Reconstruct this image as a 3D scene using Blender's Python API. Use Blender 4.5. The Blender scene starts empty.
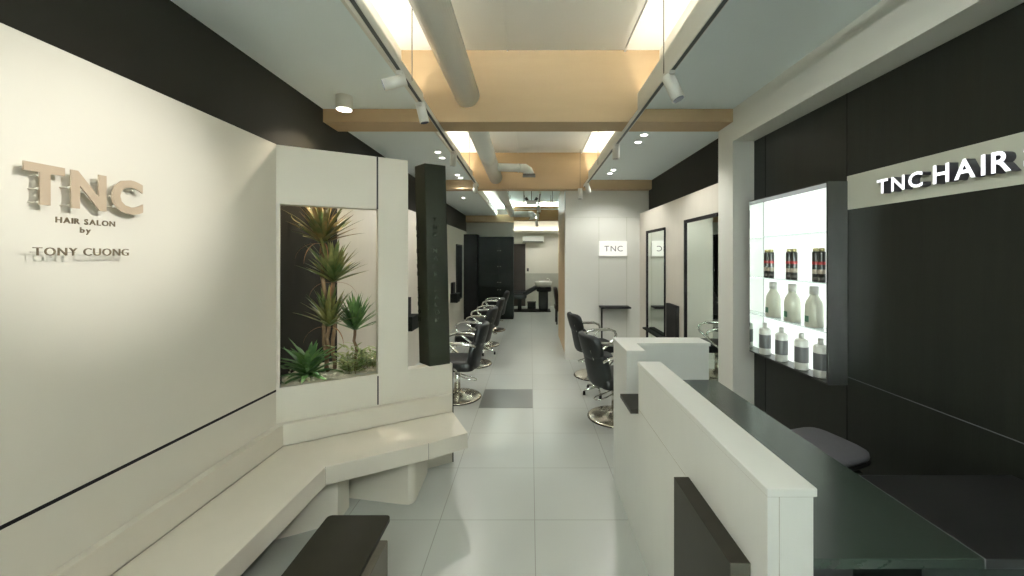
import bpy, bmesh, math, random
from mathutils import Vector, Matrix
random.seed(7)
PI = math.pi
sc = bpy.context.scene
COL = sc.collection

# ---------------------------------------------------------------- materials
def s2l(c):
    return tuple((x/12.92 if x <= .04045 else ((x+.055)/1.055)**2.4) for x in c)
def mat(name, rgb, rough=.5, metal=0, noise=0.0, nscale=6, stretch=(1,1,1), bump=0.0, bscale=40, spec=.5, emit=None, estr=0, trans=0, coat=0, alpha=1):
    m = bpy.data.materials.new(name); m.use_nodes = True
    nt = m.node_tree; b = nt.nodes['Principled BSDF']
    c = (*rgb, 1)
    b.inputs['Base Color'].default_value = c
    b.inputs['Roughness'].default_value = rough
    b.inputs['Metallic'].default_value = metal
    b.inputs['Specular IOR Level'].default_value = spec
    b.inputs['Transmission Weight'].default_value = trans
    b.inputs['Coat Weight'].default_value = coat
    tc = nt.nodes.new('ShaderNodeTexCoord'); mp = nt.nodes.new('ShaderNodeMapping')
    mp.inputs['Scale'].default_value = stretch
    nt.links.new(tc.outputs['Object'], mp.inputs['Vector'])
    if noise:
        n = nt.nodes.new('ShaderNodeTexNoise'); n.inputs['Scale'].default_value = nscale; n.inputs['Detail'].default_value = 6
        nt.links.new(mp.outputs['Vector'], n.inputs['Vector'])
        r = nt.nodes.new('ShaderNodeMapRange')
        r.inputs['To Min'].default_value = 1-noise; r.inputs['To Max'].default_value = 1+noise
        nt.links.new(n.outputs['Fac'], r.inputs['Value'])
        mx = nt.nodes.new('ShaderNodeVectorMath'); mx.operation = 'SCALE'
        mx.inputs[0].default_value = rgb
        nt.links.new(r.outputs['Result'], mx.inputs['Scale'])
        nt.links.new(mx.outputs['Vector'], b.inputs['Base Color'])
    if bump:
        n2 = nt.nodes.new('ShaderNodeTexNoise'); n2.inputs['Scale'].default_value = bscale; n2.inputs['Detail'].default_value = 4
        nt.links.new(mp.outputs['Vector'], n2.inputs['Vector'])
        bp = nt.nodes.new('ShaderNodeBump'); bp.inputs['Strength'].default_value = bump; bp.inputs['Distance'].default_value = .01
        nt.links.new(n2.outputs['Fac'], bp.inputs['Height']); nt.links.new(bp.outputs['Normal'], b.inputs['Normal'])
    if emit:
        b.inputs['Emission Color'].default_value = (*emit, 1); b.inputs['Emission Strength'].default_value = estr
    return m

M = {}
M['cream'] = mat('cream_plaster', (.68,.655,.57), .6, noise=.04, nscale=2.5, stretch=(1,1,.5))
M['cream_board'] = mat('cream_board', (.64,.61,.53), .45, noise=.05, nscale=5, stretch=(4,4,.6))
M['ceil'] = mat('ceiling_paint', (.82,.91,.92), .8, noise=.02, nscale=1.5)
M['hiceil'] = mat('upper_ceiling_paint', (.88,.88,.86), .8, noise=.03, nscale=1.5)
M['offwhite'] = mat('off_white_paint', (.74,.745,.69), .6, noise=.02, nscale=2)
M['desk_white'] = mat('white_laminate', (.70,.72,.68), .4, noise=.03, nscale=5, stretch=(3,3,1))
M['stone'] = mat('pale_stone', (.66,.63,.545), .4, noise=.05, nscale=7)
M['black'] = mat('black_wall_paint', (.017,.0155,.011), .6, spec=.2, noise=.15, nscale=3)
M['blackwood'] = mat('black_wood_board', (.014,.0155,.012), .36, spec=.28, noise=.35, nscale=4, stretch=(6,6,.35), bump=.05, bscale=60)
M['blackdesk'] = mat('black_stained_counter', (.030,.044,.034), .25, noise=.35, nscale=5, stretch=(5,.5,5), spec=1.0)
M['blackdesk2'] = mat('black_side_counter', (.014,.014,.014), .35, noise=.4, nscale=5, stretch=(.5,5,5))
M['brownblack'] = mat('dark_brown_laminate', (.020,.018,.012), .45, spec=.25, noise=.15, nscale=8)
M['taupe'] = mat('taupe_laminate', (.085,.078,.058), .5, noise=.1, nscale=8)
M['cabinet'] = mat('black_cabinet', (.006,.008,.0065), .55, spec=.1, noise=.2, nscale=4, stretch=(4,4,.4))
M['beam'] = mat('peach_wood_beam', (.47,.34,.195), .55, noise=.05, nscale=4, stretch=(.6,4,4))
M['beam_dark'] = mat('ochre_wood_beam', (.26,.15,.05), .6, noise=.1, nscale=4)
M['wood'] = mat('pale_wood', (.50,.36,.21), .5, noise=.12, nscale=6, stretch=(6,6,.4))
M['duct'] = mat('duct_paint', (.90,.95,.93), .16)
M['white'] = mat('white_enamel', (.72,.73,.68), .35)
M['trackblack'] = mat('track_slot', (.03,.04,.04), .4)
M['chrome'] = mat('chrome', (.68,.68,.64), .14, 1)
M['warmchrome'] = mat('brushed_chrome', (.58,.54,.45), .22, 1, noise=.08, nscale=12)
M['steel'] = mat('dark_brushed_steel', (.085,.085,.08), .3, .9, noise=.25, nscale=4, stretch=(3,3,1))
M['columnwood'] = mat('column_dark_board', (.0085,.0095,.005), .5, noise=.3, nscale=4, stretch=(6,6,.35), spec=.1)
M['mirror'] = mat('mirror_glass', (.80,.86,.80), .02, 1)
M['leather'] = mat('black_leather', (.013,.015,.015), .45, spec=.28, noise=.1, nscale=20, bump=.15, bscale=80)
M['gloss_seat'] = mat('seat_leather', (.010,.011,.011), .4, spec=.25, bump=.1, bscale=60)
M['greyfab'] = mat('grey_upholstery', (.105,.105,.115), .6, noise=.08, nscale=30)
M['rubber'] = mat('black_rubber', (.008,.008,.008), .6, spec=.2)
M['lettertan'] = mat('tan_letter', (.50,.40,.29), .45, metal=.15)
M['letterdark'] = mat('bronze_letter', (.20,.16,.10), .4, metal=.5)
M['olive_letter'] = mat('olive_metal_letter', (.07,.085,.06), .25, metal=.8)
M['letterside'] = mat('letter_return', (.09,.09,.11), .35, metal=.3)
M['grey_strip'] = mat('grey_green_strip', (.58,.60,.51), .5, noise=.03)
M['glow'] = mat('lightbox_glow', (.5,.53,.51), .6, emit=(.93,1,.95), estr=.70)
M['letterglow'] = mat('letter_glow', (.9,.9,.95), .5, emit=(.93,.94,1), estr=.75)
M['signglow'] = mat('sign_glow', (.5,.5,.47), .5, emit=(1,.98,.90), estr=.42)
M['signgrey'] = mat('sign_grey', (.14,.135,.12), .6)
M['lampglow'] = mat('lamp_glow', (1,1,1), .5, emit=(1,.96,.86), estr=14)
M['lens'] = mat('lamp_lens', (.25,.28,.36), .15, metal=.4)
M['glass'] = mat('shelf_glass', (.82,.92,.88), .05, trans=1.0)
M['tube_dark'] = mat('dark_bottle', (.02,.022,.016), .3)
M['gold'] = mat('gold_cap', (.50,.46,.22), .35, .6)
M['red'] = mat('red_label', (.42,.03,.03), .5)
M['palelabel'] = mat('pale_label', (.55,.50,.40), .5)
M['bottle'] = mat('pale_green_bottle', (.68,.72,.60), .35)
M['bottle2'] = mat('white_bottle', (.78,.82,.76), .35)
M['greenlabel'] = mat('green_label', (.10,.25,.16), .5)
M['blacklabel'] = mat('charcoal_label', (.13,.14,.14), .5)
M['walltile'] = mat('grey_wall_tile', (.40,.39,.33), .4, noise=.1, nscale=9)
M['darkdoor'] = mat('dark_brown_door', (.022,.014,.009), .5, spec=.2, noise=.2, nscale=4, stretch=(4,4,.4))
M['ceramic'] = mat('white_ceramic', (.80,.80,.74), .15, coat=.5)
M['glasspane'] = mat('clear_pane', (.95,1,.98), 0, trans=1)
M['trunk'] = mat('plant_trunk', (.20,.13,.07), .8, noise=.3, nscale=30, bump=.4)
M['soil'] = mat('pale_gravel', (.80,.74,.60), .8, noise=.15, nscale=40, bump=.6, bscale=90)
M['greytile'] = mat('grey_floor_tile', (.17,.18,.17), .3, noise=.05)
M['door_frame'] = mat('front_frame', (.03,.03,.03), .4)

def leafmat(name, a, b_, scale=5):
    m = mat(name, a, .45)
    nt = m.node_tree; b = nt.nodes['Principled BSDF']
    tc = nt.nodes.new('ShaderNodeTexCoord'); n = nt.nodes.new('ShaderNodeTexNoise'); n.inputs['Scale'].default_value = scale
    cr = nt.nodes.new('ShaderNodeValToRGB'); cr.color_ramp.elements[0].position = .38; cr.color_ramp.elements[1].position = .62
    cr.color_ramp.elements[0].color = (*a,1); cr.color_ramp.elements[1].color = (*b_,1)
    nt.links.new(tc.outputs['Object'], n.inputs['Vector']); nt.links.new(n.outputs['Fac'], cr.inputs['Fac']); nt.links.new(cr.outputs['Color'], b.inputs['Base Color'])
    return m
M['leaf'] = leafmat('dracaena_leaf', (.075,.13,.035), (.27,.26,.085), 9)
M['leaf_red'] = leafmat('reddish_dracaena_leaf', (.09,.125,.035), (.26,.17,.065), 9)
M['leaf_green'] = leafmat('green_leaf', (.06,.15,.045), (.15,.28,.08), 9)
M['leaf_light'] = leafmat('light_green_leaf', (.16,.26,.07), (.45,.50,.20), 14)
M['leaf_dry'] = mat('dry_brown_leaf', (.33,.16,.07), .6)

# floor tiles
def floor_mat():
    m = mat('pale_floor_tile', (.60,.62,.55), .28, spec=.5)
    nt = m.node_tree; b = nt.nodes['Principled BSDF']
    tc = nt.nodes.new('ShaderNodeTexCoord'); mp = nt.nodes.new('ShaderNodeMapping')
    mp.inputs['Location'].default_value = (-.027+6.10, -2.53+6.22*2, 0)
    br = nt.nodes.new('ShaderNodeTexBrick'); br.offset = 0; br.squash = 1
    br.inputs['Scale'].default_value = 1; br.inputs['Brick Width'].default_value = .61; br.inputs['Row Height'].default_value = .622
    br.inputs['Mortar Size'].default_value = .0028; br.inputs['Mortar Smooth'].default_value = .1; br.inputs['Bias'].default_value = 0
    br.inputs['Color1'].default_value = (.42,.45,.42,1); br.inputs['Color2'].default_value = (.44,.47,.44,1); br.inputs['Mortar'].default_value = (.27,.28,.25,1)
    n = nt.nodes.new('ShaderNodeTexNoise'); n.inputs['Scale'].default_value = 2.2; n.inputs['Detail'].default_value = 2
    r = nt.nodes.new('ShaderNodeMapRange'); r.inputs['To Min'].default_value = .975; r.inputs['To Max'].default_value = 1.025
    v = nt.nodes.new('ShaderNodeVectorMath'); v.operation = 'SCALE'
    L = nt.links.new
    L(tc.outputs['Object'], mp.inputs['Vector']); L(mp.outputs['Vector'], br.inputs['Vector']); L(tc.outputs['Object'], n.inputs['Vector'])
    L(n.outputs['Fac'], r.inputs['Value']); L(br.outputs['Color'], v.inputs[0]); L(r.outputs['Result'], v.inputs['Scale']); L(v.outputs['Vector'], b.inputs['Base Color'])
    r2 = nt.nodes.new('ShaderNodeMapRange'); r2.inputs['To Min'].default_value = .20; r2.inputs['To Max'].default_value = .34
    return m
M['floor'] = floor_mat()

# ---------------------------------------------------------------- mesh builder
class B:
    def __init__(s): s.bm = bmesh.new(); s.slots = []; s.cur = 0
    def use(s, mt):
        if mt not in s.slots: s.slots.append(mt)
        s.cur = s.slots.index(mt); return s
    def _merge(s, tmp, smooth=False):
        me = bpy.data.meshes.new('t')
        for f in tmp.faces: f.material_index = s.cur; f.smooth = smooth
        tmp.to_mesh(me); tmp.free(); s.bm.from_mesh(me); bpy.data.meshes.remove(me); return s
    def box(s, x0,x1,y0,y1,z0,z1, bev=0, seg=1, rot=None, piv=None):
        t = bmesh.new(); bmesh.ops.create_cube(t, size=1)
        for v in t.verts: v.co = Vector(((x0+x1)/2+v.co.x*(x1-x0), (y0+y1)/2+v.co.y*(y1-y0), (z0+z1)/2+v.co.z*(z1-z0)))
        if bev: bmesh.ops.bevel(t, geom=list(t.edges), offset=bev, segments=seg, profile=.5, affect='EDGES')
        if rot: bmesh.ops.rotate(t, verts=t.verts, cent=piv or ((x0+x1)/2,(y0+y1)/2,(z0+z1)/2), matrix=rot)
        return s._merge(t, bev > 0 and seg > 1)
    def prism(s, poly, z0, z1, bev=0, seg=2):
        t = bmesh.new()
        a = [t.verts.new((p[0],p[1],z0)) for p in poly]; b = [t.verts.new((p[0],p[1],z1)) for p in poly]
        t.faces.new(a[::-1]); t.faces.new(b); n = len(poly)
        for i in range(n): t.faces.new((a[i],a[(i+1)%n],b[(i+1)%n],b[i]))
        bmesh.ops.recalc_face_normals(t, faces=t.faces)
        if bev: bmesh.ops.bevel(t, geom=[e for e in t.edges], offset=bev, segments=seg, profile=.5, affect='EDGES')
        return s._merge(t, False)
    def cyl(s, p0, p1, r0, r1=None, seg=20, caps=True):
        r1 = r0 if r1 is None else r1
        p0, p1 = Vector(p0), Vector(p1); d = p1-p0
        t = bmesh.new(); bmesh.ops.create_cone(t, cap_ends=caps, segments=seg, radius1=r0, radius2=r1, depth=d.length)
        q = Vector((0,0,1)).rotation_difference(d.normalized()).to_matrix().to_4x4()
        bmesh.ops.transform(t, matrix=Matrix.Translation((p0+p1)/2) @ q, verts=t.verts)
        for f in t.faces: f.smooth = len(f.verts) == 4
        me = bpy.data.meshes.new('t')
        for f in t.faces: f.material_index = s.cur
        t.to_mesh(me); t.free(); s.bm.from_mesh(me); bpy.data.meshes.remove(me); return s
    def tube(s, pts, r, seg=10, rs=None):
        pts = [Vector(p) for p in pts]; t = bmesh.new(); rings = []; up = Vector((0,0,1)); prev = None
        for i, p in enumerate(pts):
            d = (pts[min(i+1,len(pts)-1)]-pts[max(i-1,0)]).normalized()
            if prev is None:
                x = d.cross(up) if abs(d.z) < .95 else d.cross(Vector((1,0,0)))
            else: x = prev - d*prev.dot(d)
            x.normalize(); prev = x; y = d.cross(x); rr = rs[i] if rs else r
            rings.append([t.verts.new(p + (x*math.cos(2*PI*k/seg)+y*math.sin(2*PI*k/seg))*rr) for k in range(seg)])
        for a, b in zip(rings, rings[1:]):
            for k in range(seg): t.faces.new((a[k],a[(k+1)%seg],b[(k+1)%seg],b[k]))
        t.faces.new(rings[0][::-1]); t.faces.new(rings[-1])
        bmesh.ops.recalc_face_normals(t, faces=t.faces)
        return s._merge(t, True)
    def lathe(s, prof, c=(0,0,0), seg=32, sy=1):
        t = bmesh.new(); rings = []
        for r, z in prof:
            rings.append([t.verts.new((c[0]+max(r,1e-4)*math.cos(2*PI*k/seg), c[1]+max(r,1e-4)*sy*math.sin(2*PI*k/seg), c[2]+z)) for k in range(seg)])
        for a, b in zip(rings, rings[1:]):
            for k in range(seg): t.faces.new((a[k],a[(k+1)%seg],b[(k+1)%seg],b[k]))
        t.faces.new(rings[0][::-1]); t.faces.new(rings[-1])
        bmesh.ops.recalc_face_normals(t, faces=t.faces)
        return s._merge(t, True)
    def pad(s, c, size, e=.35, bend=0, n=12, rot=None, bendx=0):
        """soft cushion: superellipsoid, bent along y about z"""
        t = bmesh.new(); bmesh.ops.create_uvsphere(t, u_segments=n*2, v_segments=n, radius=1)
        def sg(v, p): return math.copysign(abs(v)**p, v)
        for v in t.verts:
            x,y,z = v.co; v.co = Vector((sg(x,e)*size[0]/2, sg(y,e)*size[1]/2, sg(z,e)*size[2]/2))
            v.co.x += bend*(v.co.y/(size[1]/2))**2 + bendx*(v.co.z/(size[2]/2))**2
        if rot: bmesh.ops.rotate(t, verts=t.verts, cent=(0,0,0), matrix=rot)
        bmesh.ops.translate(t, verts=t.verts, vec=c)
        return s._merge(t, True)
    def quad(s, pts):
        t = bmesh.new(); t.faces.new([t.verts.new(p) for p in pts]); return s._merge(t)
    def build(s, name, m=None, parent=None, label=None):
        me = bpy.data.meshes.new(name); s.bm.to_mesh(me); s.bm.free()
        if m: me.materials.append(M[m])
        for q in s.slots: me.materials.append(M[q])
        o = bpy.data.objects.new(name, me); COL.objects.link(o)
        if parent is not None:
            o.parent = parent; r = parent
            if r.parent is None: o.location = -Vector(r['_o']) if '_o' in r else (0,0,0)
        if label: o['label'] = label
        return o
def RX(a): return Matrix.Rotation(a, 3, 'X')
def RY(a): return Matrix.Rotation(a, 3, 'Y')
def RZ(a): return Matrix.Rotation(a, 3, 'Z')

def thing(name, label, cat, loc=(0,0,0), group=None):
    o = bpy.data.objects.new(name, None); COL.objects.link(o); o.location = loc; o.empty_display_size = .1
    o['_o'] = list(loc); o['label'] = label; o['category'] = cat
    if group: o['group'] = group
    return o
def tag(o, label, cat, group=None, kind=None):
    """a top-level mesh: label it and put its origin at its base"""
    vs = [v.co for v in o.data.vertices]
    c = Vector(((min(v.x for v in vs)+max(v.x for v in vs))/2, (min(v.y for v in vs)+max(v.y for v in vs))/2, min(v.z for v in vs)))
    if o.location.length < 1e-6 and o.rotation_euler.z == 0:
        o.data.transform(Matrix.Translation(-c)); o.location = c
    o['label'] = label; o['category'] = cat
    if group: o['group'] = group
    if kind: o['kind'] = kind
    return o
def struct(name, b, m=None):
    o = b.build(name, m); o['kind'] = 'structure'; return o
def copy_tree(o, parent=None):
    c = o.copy(); COL.objects.link(c)
    if parent is not None: c.parent = parent
    for ch in [x for x in COL.objects if x.parent == o]: copy_tree(ch, c)
    return c

def letter(parent, ch, org, u, v, n, size, depth, m, name='letter', bold=0.0, sidem=None, wscale=1.0):
    """one raised letter; org is the lower-left corner; returns the advance"""
    cu = bpy.data.curves.new('f', 'FONT'); cu.body = ch; cu.size = 1; cu.offset = bold; cu.resolution_u = 3
    cu.extrude = .001
    o = bpy.data.objects.new('f', cu); COL.objects.link(o)
    dg = bpy.context.evaluated_depsgraph_get(); dg.update()
    me = bpy.data.meshes.new_from_object(o.evaluated_get(dg)); bpy.data.objects.remove(o); bpy.data.curves.remove(cu)
    xs = [q.co.x for q in me.vertices]; ys = [q.co.y for q in me.vertices]
    x0, x1 = min(xs), max(xs); cap = .729
    k = size/cap
    u, v, n, org = Vector(u), Vector(v), Vector(n), Vector(org)
    for q in me.vertices:
        d = depth if q.co.z > 0 else 0
        q.co = org + u*((q.co.x-x0)*k*wscale) + v*(q.co.y*k) + n*d
    me.materials.clear(); me.materials.append(M[m])
    if sidem:
        me.materials.append(M[sidem]); me.update()
        for p in me.polygons:
            if p.normal.dot(n) < .9: p.material_index = 1
    ob = bpy.data.objects.new(name, me); COL.objects.link(ob); ob.parent = parent
    if parent is not None and parent.parent is None: ob.location = -Vector(parent['_o'])
    return (x1-x0)*k*wscale
def word(parent, text, org, u, v, n, size, depth, m, length=None, gap=.16, bold=0.0, sidem=None, space=.45, name='letter'):
    """row of letters; length fits the total width"""
    def widths():
        r = []
        for ch in text:
            if ch == ' ': r.append(None); continue
            cu = bpy.data.curves.new('f','FONT'); cu.body = ch; cu.size = 1; cu.offset = bold
            o = bpy.data.objects.new('f', cu); COL.objects.link(o); bpy.context.view_layer.update()
            r.append(o.dimensions.x*size/.729); bpy.data.objects.remove(o); bpy.data.curves.remove(cu)
        return r
    w = widths(); g = gap*size; tot = sum((x if x is not None else space*size-g) for x in w) + g*(len(text)-1)
    k = length/tot if length else 1
    p = Vector(org)
    for ch, ww in zip(text, w):
        if ww is None: p = p + Vector(u)*((space*size)*k); continue
        letter(parent, ch, p, u, v, n, size, depth, m, name, bold, sidem, k)
        p = p + Vector(u)*((ww+g)*k)

# ================================================================ SETTING
# floor
o = struct('floor', B().box(-2.3,2.3,-2.6,14,-.1,0), 'floor')
b = B(); b.box(-.581,.025,4.398,5.015,.0,.003)
tag(b.build('floor_tile', 'greytile'), 'single grey square tile set flush in the pale floor of the aisle', 'floor tile')

XL, XR = -1.80, 1.756
Y1, Y1b, Y2, Y2b, Y3 = 3.40, 3.665, 6.30, 6.50, 10.9
# left walls
struct('wall_left', B().box(-1.95,-1.80,-2.6,3.65,0,3.2), 'black')
struct('wall_left', B().box(-1.95,-1.80,3.65,11.0,2.395,3.2), 'black')
struct('wall_left', B().box(-1.95,-1.80,3.65,11.0,0,2.395), 'cream_board')
struct('wall_left', B().box(-1.95,-1.80,11.0,13.7,0,3.4), 'cream_board')
# sign panel
struct('wall_left', B().box(-1.76,-1.70,-2.6,2.62,0,2.45), 'cream')
def PT(t, d): return (-1.70+.864*t-.504*d, 2.63+.504*t+.864*d)
def tq(t0,t1,d0,d1): return [PT(t0,d0),PT(t1,d0),PT(t1,d1),PT(t0,d1)]
b = B()
b.prism(tq(-.012,.86,0,.09), 2.055, 2.45); b.prism(tq(-.012,1.2195,0,.09), 0, .815)
b.prism(tq(-.012,.0146,0,.09), .815, 2.055); b.prism(tq(.64,.86,0,.09), .815, 2.055)
struct('wall_planter', b, 'cream')
# grooves
b = B(); tm = bmesh.new(); vs = [[tm.verts.new((x,y,zc_+dz)) for x,dz in ((-1.702,-.007),(-1.6985,-.007),(-1.6985,.007),(-1.702,.007))] for y,zc_ in ((-2.5,.90),(2.618,.804))]
for k in range(4): tm.faces.new((vs[0][k],vs[0][(k+1)%4],vs[1][(k+1)%4],vs[1][k]))
tm.faces.new(vs[0][::-1]); tm.faces.new(vs[1]); bmesh.ops.recalc_face_normals(tm, faces=tm.faces); b._merge(tm); struct('trim_1', b, 'rubber')
b = B(); b.prism(tq(1.2205,1.228,-.002,.092), 0, .80); struct('trim_15', b, 'rubber')
b = B(); b.prism(tq(.628,.640,-.0015,.01), 2.055, 2.449); struct('trim_2', b, 'rubber')
b = B(); b.prism(tq(.633,.643,-.0015,.01), .585, .80); struct('trim_3', b, 'rubber')
# right: black recess wall, pier, soffit
struct('wall_right', B().box(1.94,2.08,-2.6,3.42,0,3.2), 'blackwood')
struct('wall_right', B().box(XR,2.08,Y1,Y1b,0,3.1).box(XR,2.08,-2.6,Y1,2.70,3.1), 'offwhite')
struct('wall_right', B().box(1.95,2.08,Y1b,6.6,2.3,3.2), 'black')
struct('wall_right', B().box(1.80,2.08,Y1b,6.46,0,2.405), 'cream_board')
b = B()
for y in (3.235, 2.402): b.box(1.937,1.945,y-.003,y+.003,0,2.70)
struct('trim_4', b, 'rubber')
b = B(); b.box(1.9375,1.945,-1.0,2.40,.962,.966); struct('trim_5', b, 'greyfab')
struct('trim_6', B().box(1.936,1.945,-.5,2.398,1.985,2.19), 'grey_strip')
# partition with the lit sign
struct('wall_partition', B().box(.575,1.97,6.46,6.62,0,2.82), 'offwhite')
b = B()
for x in (1.127,1.585): b.box(x-.004,x+.004,6.457,6.462,0,2.35)
b.box(.60,1.94,6.457,6.462,2.345,2.352)
struct('trim_7', b, 'grey_strip')
struct('wall_wood', B().box(.60,.72,6.62,8.45,0,3.0), 'wood')
struct('wall_right', B().box(1.95,2.08,6.6,13.7,0,3.4), 'cream_board')
# far wall
b = B(); b.box(-1.95,2.08,13.5,13.65,1.12,3.4); struct('wall_far', b, 'cream')
struct('wall_far', B().box(-1.95,2.08,13.49,13.65,0,1.12), 'walltile')
struct('trim_8', B().box(-1.80,1.95,13.30,13.49,2.50,2.56), 'cream')
struct('wall_far', B().box(-1.80,-.47,11.08,11.16,0,2.66), 'offwhite')
struct('door_1', B().box(-.575,-.20,13.44,13.48,0,2.13).box(-.60,-.575,13.43,13.49,0,2.16).box(-.20,-.175,13.43,13.49,0,2.16), 'darkdoor')
# front shopfront behind the camera
struct('wall_front', B().box(-2.1,2.2,-2.7,-2.6,2.75,3.2).box(-2.1,-1.75,-2.7,-2.6,0,2.75).box(1.9,2.2,-2.7,-2.6,0,2.75), 'offwhite')
fr = B().box(-1.75,1.9,-2.68,-2.62,2.68,2.75).box(-1.75,1.9,-2.68,-2.62,0,.06)
for x in (-1.75,-.6,.6,1.84): fr.box(x,x+.06,-2.68,-2.62,0,2.75)
fr.use('glasspane').box(-1.75,1.9,-2.653,-2.647,.06,2.68)
me = fr.bm
o = struct('window_1', fr, None)
o.data.materials.clear(); o.data.materials.append(M['glasspane']); o.data.materials.append(M['door_frame'])
for p in o.data.polygons:
    big = p.area > 5
    p.material_index = 0 if big else 1

# ceilings: three bays
def bay(y0, y1, zs, zh, xr, m_hi='hiceil', name='ceiling'):
    b = B(); b.box(XL-.1,-.9505,y0,y1,zs,zs+.03); b.box(.9505,xr,y0,y1,zs,zs+.03); struct(name, b, 'ceil')
    b = B()
    for s in (-1,1):
        xa, xb = sorted((s*.93, s*.95)); b.box(xa,xb,y0,y1,zs,zs+.135)
        xa, xb = sorted((s*.95, s*1.12)); b.box(xa,xb,y0,y1,zs+.03,zs+.04)
        xa, xb = sorted((s*1.12, s*1.15)); b.box(xa,xb,y0,y1,zs+.03,zh)
    struct(name, b, 'offwhite')
    struct(name, B().box(-1.15,1.15,y0,y1,zh,zh+.03), m_hi)
bay(-2.6, Y1, 2.98, 3.49, 2.1)
bay(Y1b, Y2, 2.93, 3.37, 2.1)
bay(Y2b, Y3, 2.84, 3.20, .98, 'ceil')
struct('ceiling', B().box(-1.95,2.08,Y3+.2,13.6,3.05,3.08), 'ceil')
struct('ceiling', B().box(.98,2.08,Y2b,Y3+.2,2.95,2.98), 'ceil')
# beams
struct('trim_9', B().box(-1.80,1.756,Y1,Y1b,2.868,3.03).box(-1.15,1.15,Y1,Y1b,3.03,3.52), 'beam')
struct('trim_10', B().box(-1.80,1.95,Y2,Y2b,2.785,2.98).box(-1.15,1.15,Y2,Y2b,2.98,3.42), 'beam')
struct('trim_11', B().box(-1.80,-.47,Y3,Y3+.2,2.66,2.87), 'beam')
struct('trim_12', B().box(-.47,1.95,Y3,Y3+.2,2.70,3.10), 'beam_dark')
# seams on the upper ceiling
b = B(); b.box(-.205,-.195,-2.5,Y1,3.478,3.49).box(.812,.826,-2.5,Y1,3.474,3.49); struct('trim_13', b, 'hiceil')
b = B(); b.box(.812,.826,Y1b,Y2,3.354,3.37).box(-.205,-.195,Y1b,Y2,3.358,3.37); struct('trim_14', b, 'hiceil')

# ================================================================ BENCH
t = thing('bench', 'long angled cream stone bench built along the left wall under the planter', 'bench', (-1.4,1.5,0))
seat = [(-1.30,-.4),(-1.228,2.35),(-.685,2.646),(-.449,2.805),(-.636,3.19),(-1.643,2.602),(-1.685,-.4)]
B().prism(seat, .327, .44, .004).build('seat', 'stone', t)
B().prism([(-1.682,-.4),(-1.644,2.604),(-.636,3.191),(-.655,3.236),(-1.697,2.627),(-1.697,-.4)], .441, .582, .003).build('backsplash', 'stone', t)
B().prism([(-1.69,2.27),(-1.23,2.50),(-1.23,2.66),(-1.45,2.72),(-1.69,2.60)], 0, .326).build('support', 'cream', t)
c2 = [(-1.36,2.775),(-.90,2.69)] + [(-.855+.055*math.sin(a)-.0, 2.735-.055*math.cos(a)) for a in [i*PI/10 for i in range(1,6)]] + [(-.81,3.085),(-.90,3.09)]
B().prism(c2, 0, .326).build('support', 'cream', t)
for (x0,y0) in ((-1.228,2.349),(-.687,2.644)): B().cyl((x0,y0,.328),(x0,y0,.4395),.0012,seg=6).build('seam', 'taupe', t)

# ================================================================ PLANTER CONTENT
t = thing('planter_box', 'cream planter trough behind the opening in the left wall', 'planter', (*PT(.33,.25),.78))
b = B(); b.prism(tq(.0,.78,.095,.42), .74, .765); b.prism(tq(.0,.78,.40,.42), .765, .80); b.build('tray', 'cream', t)
# gravel (stuff)
b = B(); tm = bmesh.new(); nx, ny = 40, 16; g = []
for i in range(nx+1):
    for j in range(ny+1):
        tt = .02+.73*i/nx; dd = .005+.39*j/ny
        z = .80+.035*(j/ny)**.7+.012*math.sin(tt*17+dd*9)+.006*math.sin(tt*41-dd*33)+.018*max(0,math.sin(tt*6.0))
        if tt > .63: dd = max(dd,.095)
        g.append(tm.verts.new((*PT(tt,dd), max(z,.818) if j < 2 else z)))
for i in range(nx):
    for j in range(ny): tm.faces.new((g[i*(ny+1)+j], g[(i+1)*(ny+1)+j], g[(i+1)*(ny+1)+j+1], g[i*(ny+1)+j+1]))
b._merge(tm, True)
for k in range(260):
    tt = random.uniform(.03,.62); dd = random.uniform(.03,.36); r = random.uniform(.006,.013)
    b.pad((*PT(tt,dd), .822+.035*(dd/.39)**.7), (r*2,r*1.7,r*1.3), e=1, n=4)
tag(b.build('gravel', 'soil'), 'pale gravel filling the planter in the left wall', 'gravel', kind='stuff')

def leaf(bm_, base, az, length, width, pitch0, droop, seg=8, fold=.35, tip=.0):
    """curved strap leaf with a folded midrib"""
    p = Vector(base); pts = [p.copy()]; a = pitch0
    for i in range(seg):
        p = p + Vector((math.cos(az)*math.cos(a), math.sin(az)*math.cos(a), math.sin(a)))*(length/seg); pts.append(p.copy()); a -= droop/seg
    side = Vector((-math.sin(az), math.cos(az), 0)); L = []; C = []; R = []
    for i, q in enumerate(pts):
        u = i/seg; w = width*(.55+.45*math.sin(min(u*2.2,PI/2)))*(1-u**2.2)+.0006
        d = (pts[min(i+1,seg)]-pts[max(i-1,0)]).normalized(); n = side.cross(d)
        L.append(bm_.verts.new(q+side*w*.5-n*w*fold*-.5)); C.append(bm_.verts.new(q)); R.append(bm_.verts.new(q-side*w*.5-n*w*fold*-.5))
    for i in range(seg):
        bm_.faces.new((L[i],L[i+1],C[i+1],C[i])); bm_.faces.new((C[i],C[i+1],R[i+1],R[i]))
def keep_inside(tm):
    """leaves bend away from the planter's walls instead of passing through them"""
    for v in tm.verts:
        X, Y = v.co.x+1.70, v.co.y-2.63
        tt = X*.864+Y*.504; dd = -X*.504+Y*.864
        if v.co.z > 2.03 or tt < .03 or tt > .62: dd = max(dd, .10)
        else: dd = max(dd, -.03)
        if v.co.z < .83 and dd < .0: v.co.z = .83
        tt = max(tt, .0)
        x, y = PT(tt, dd); v.co.x = max(x, -1.79); v.co.y = y; v.co.z = min(v.co.z, 2.50)
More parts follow.
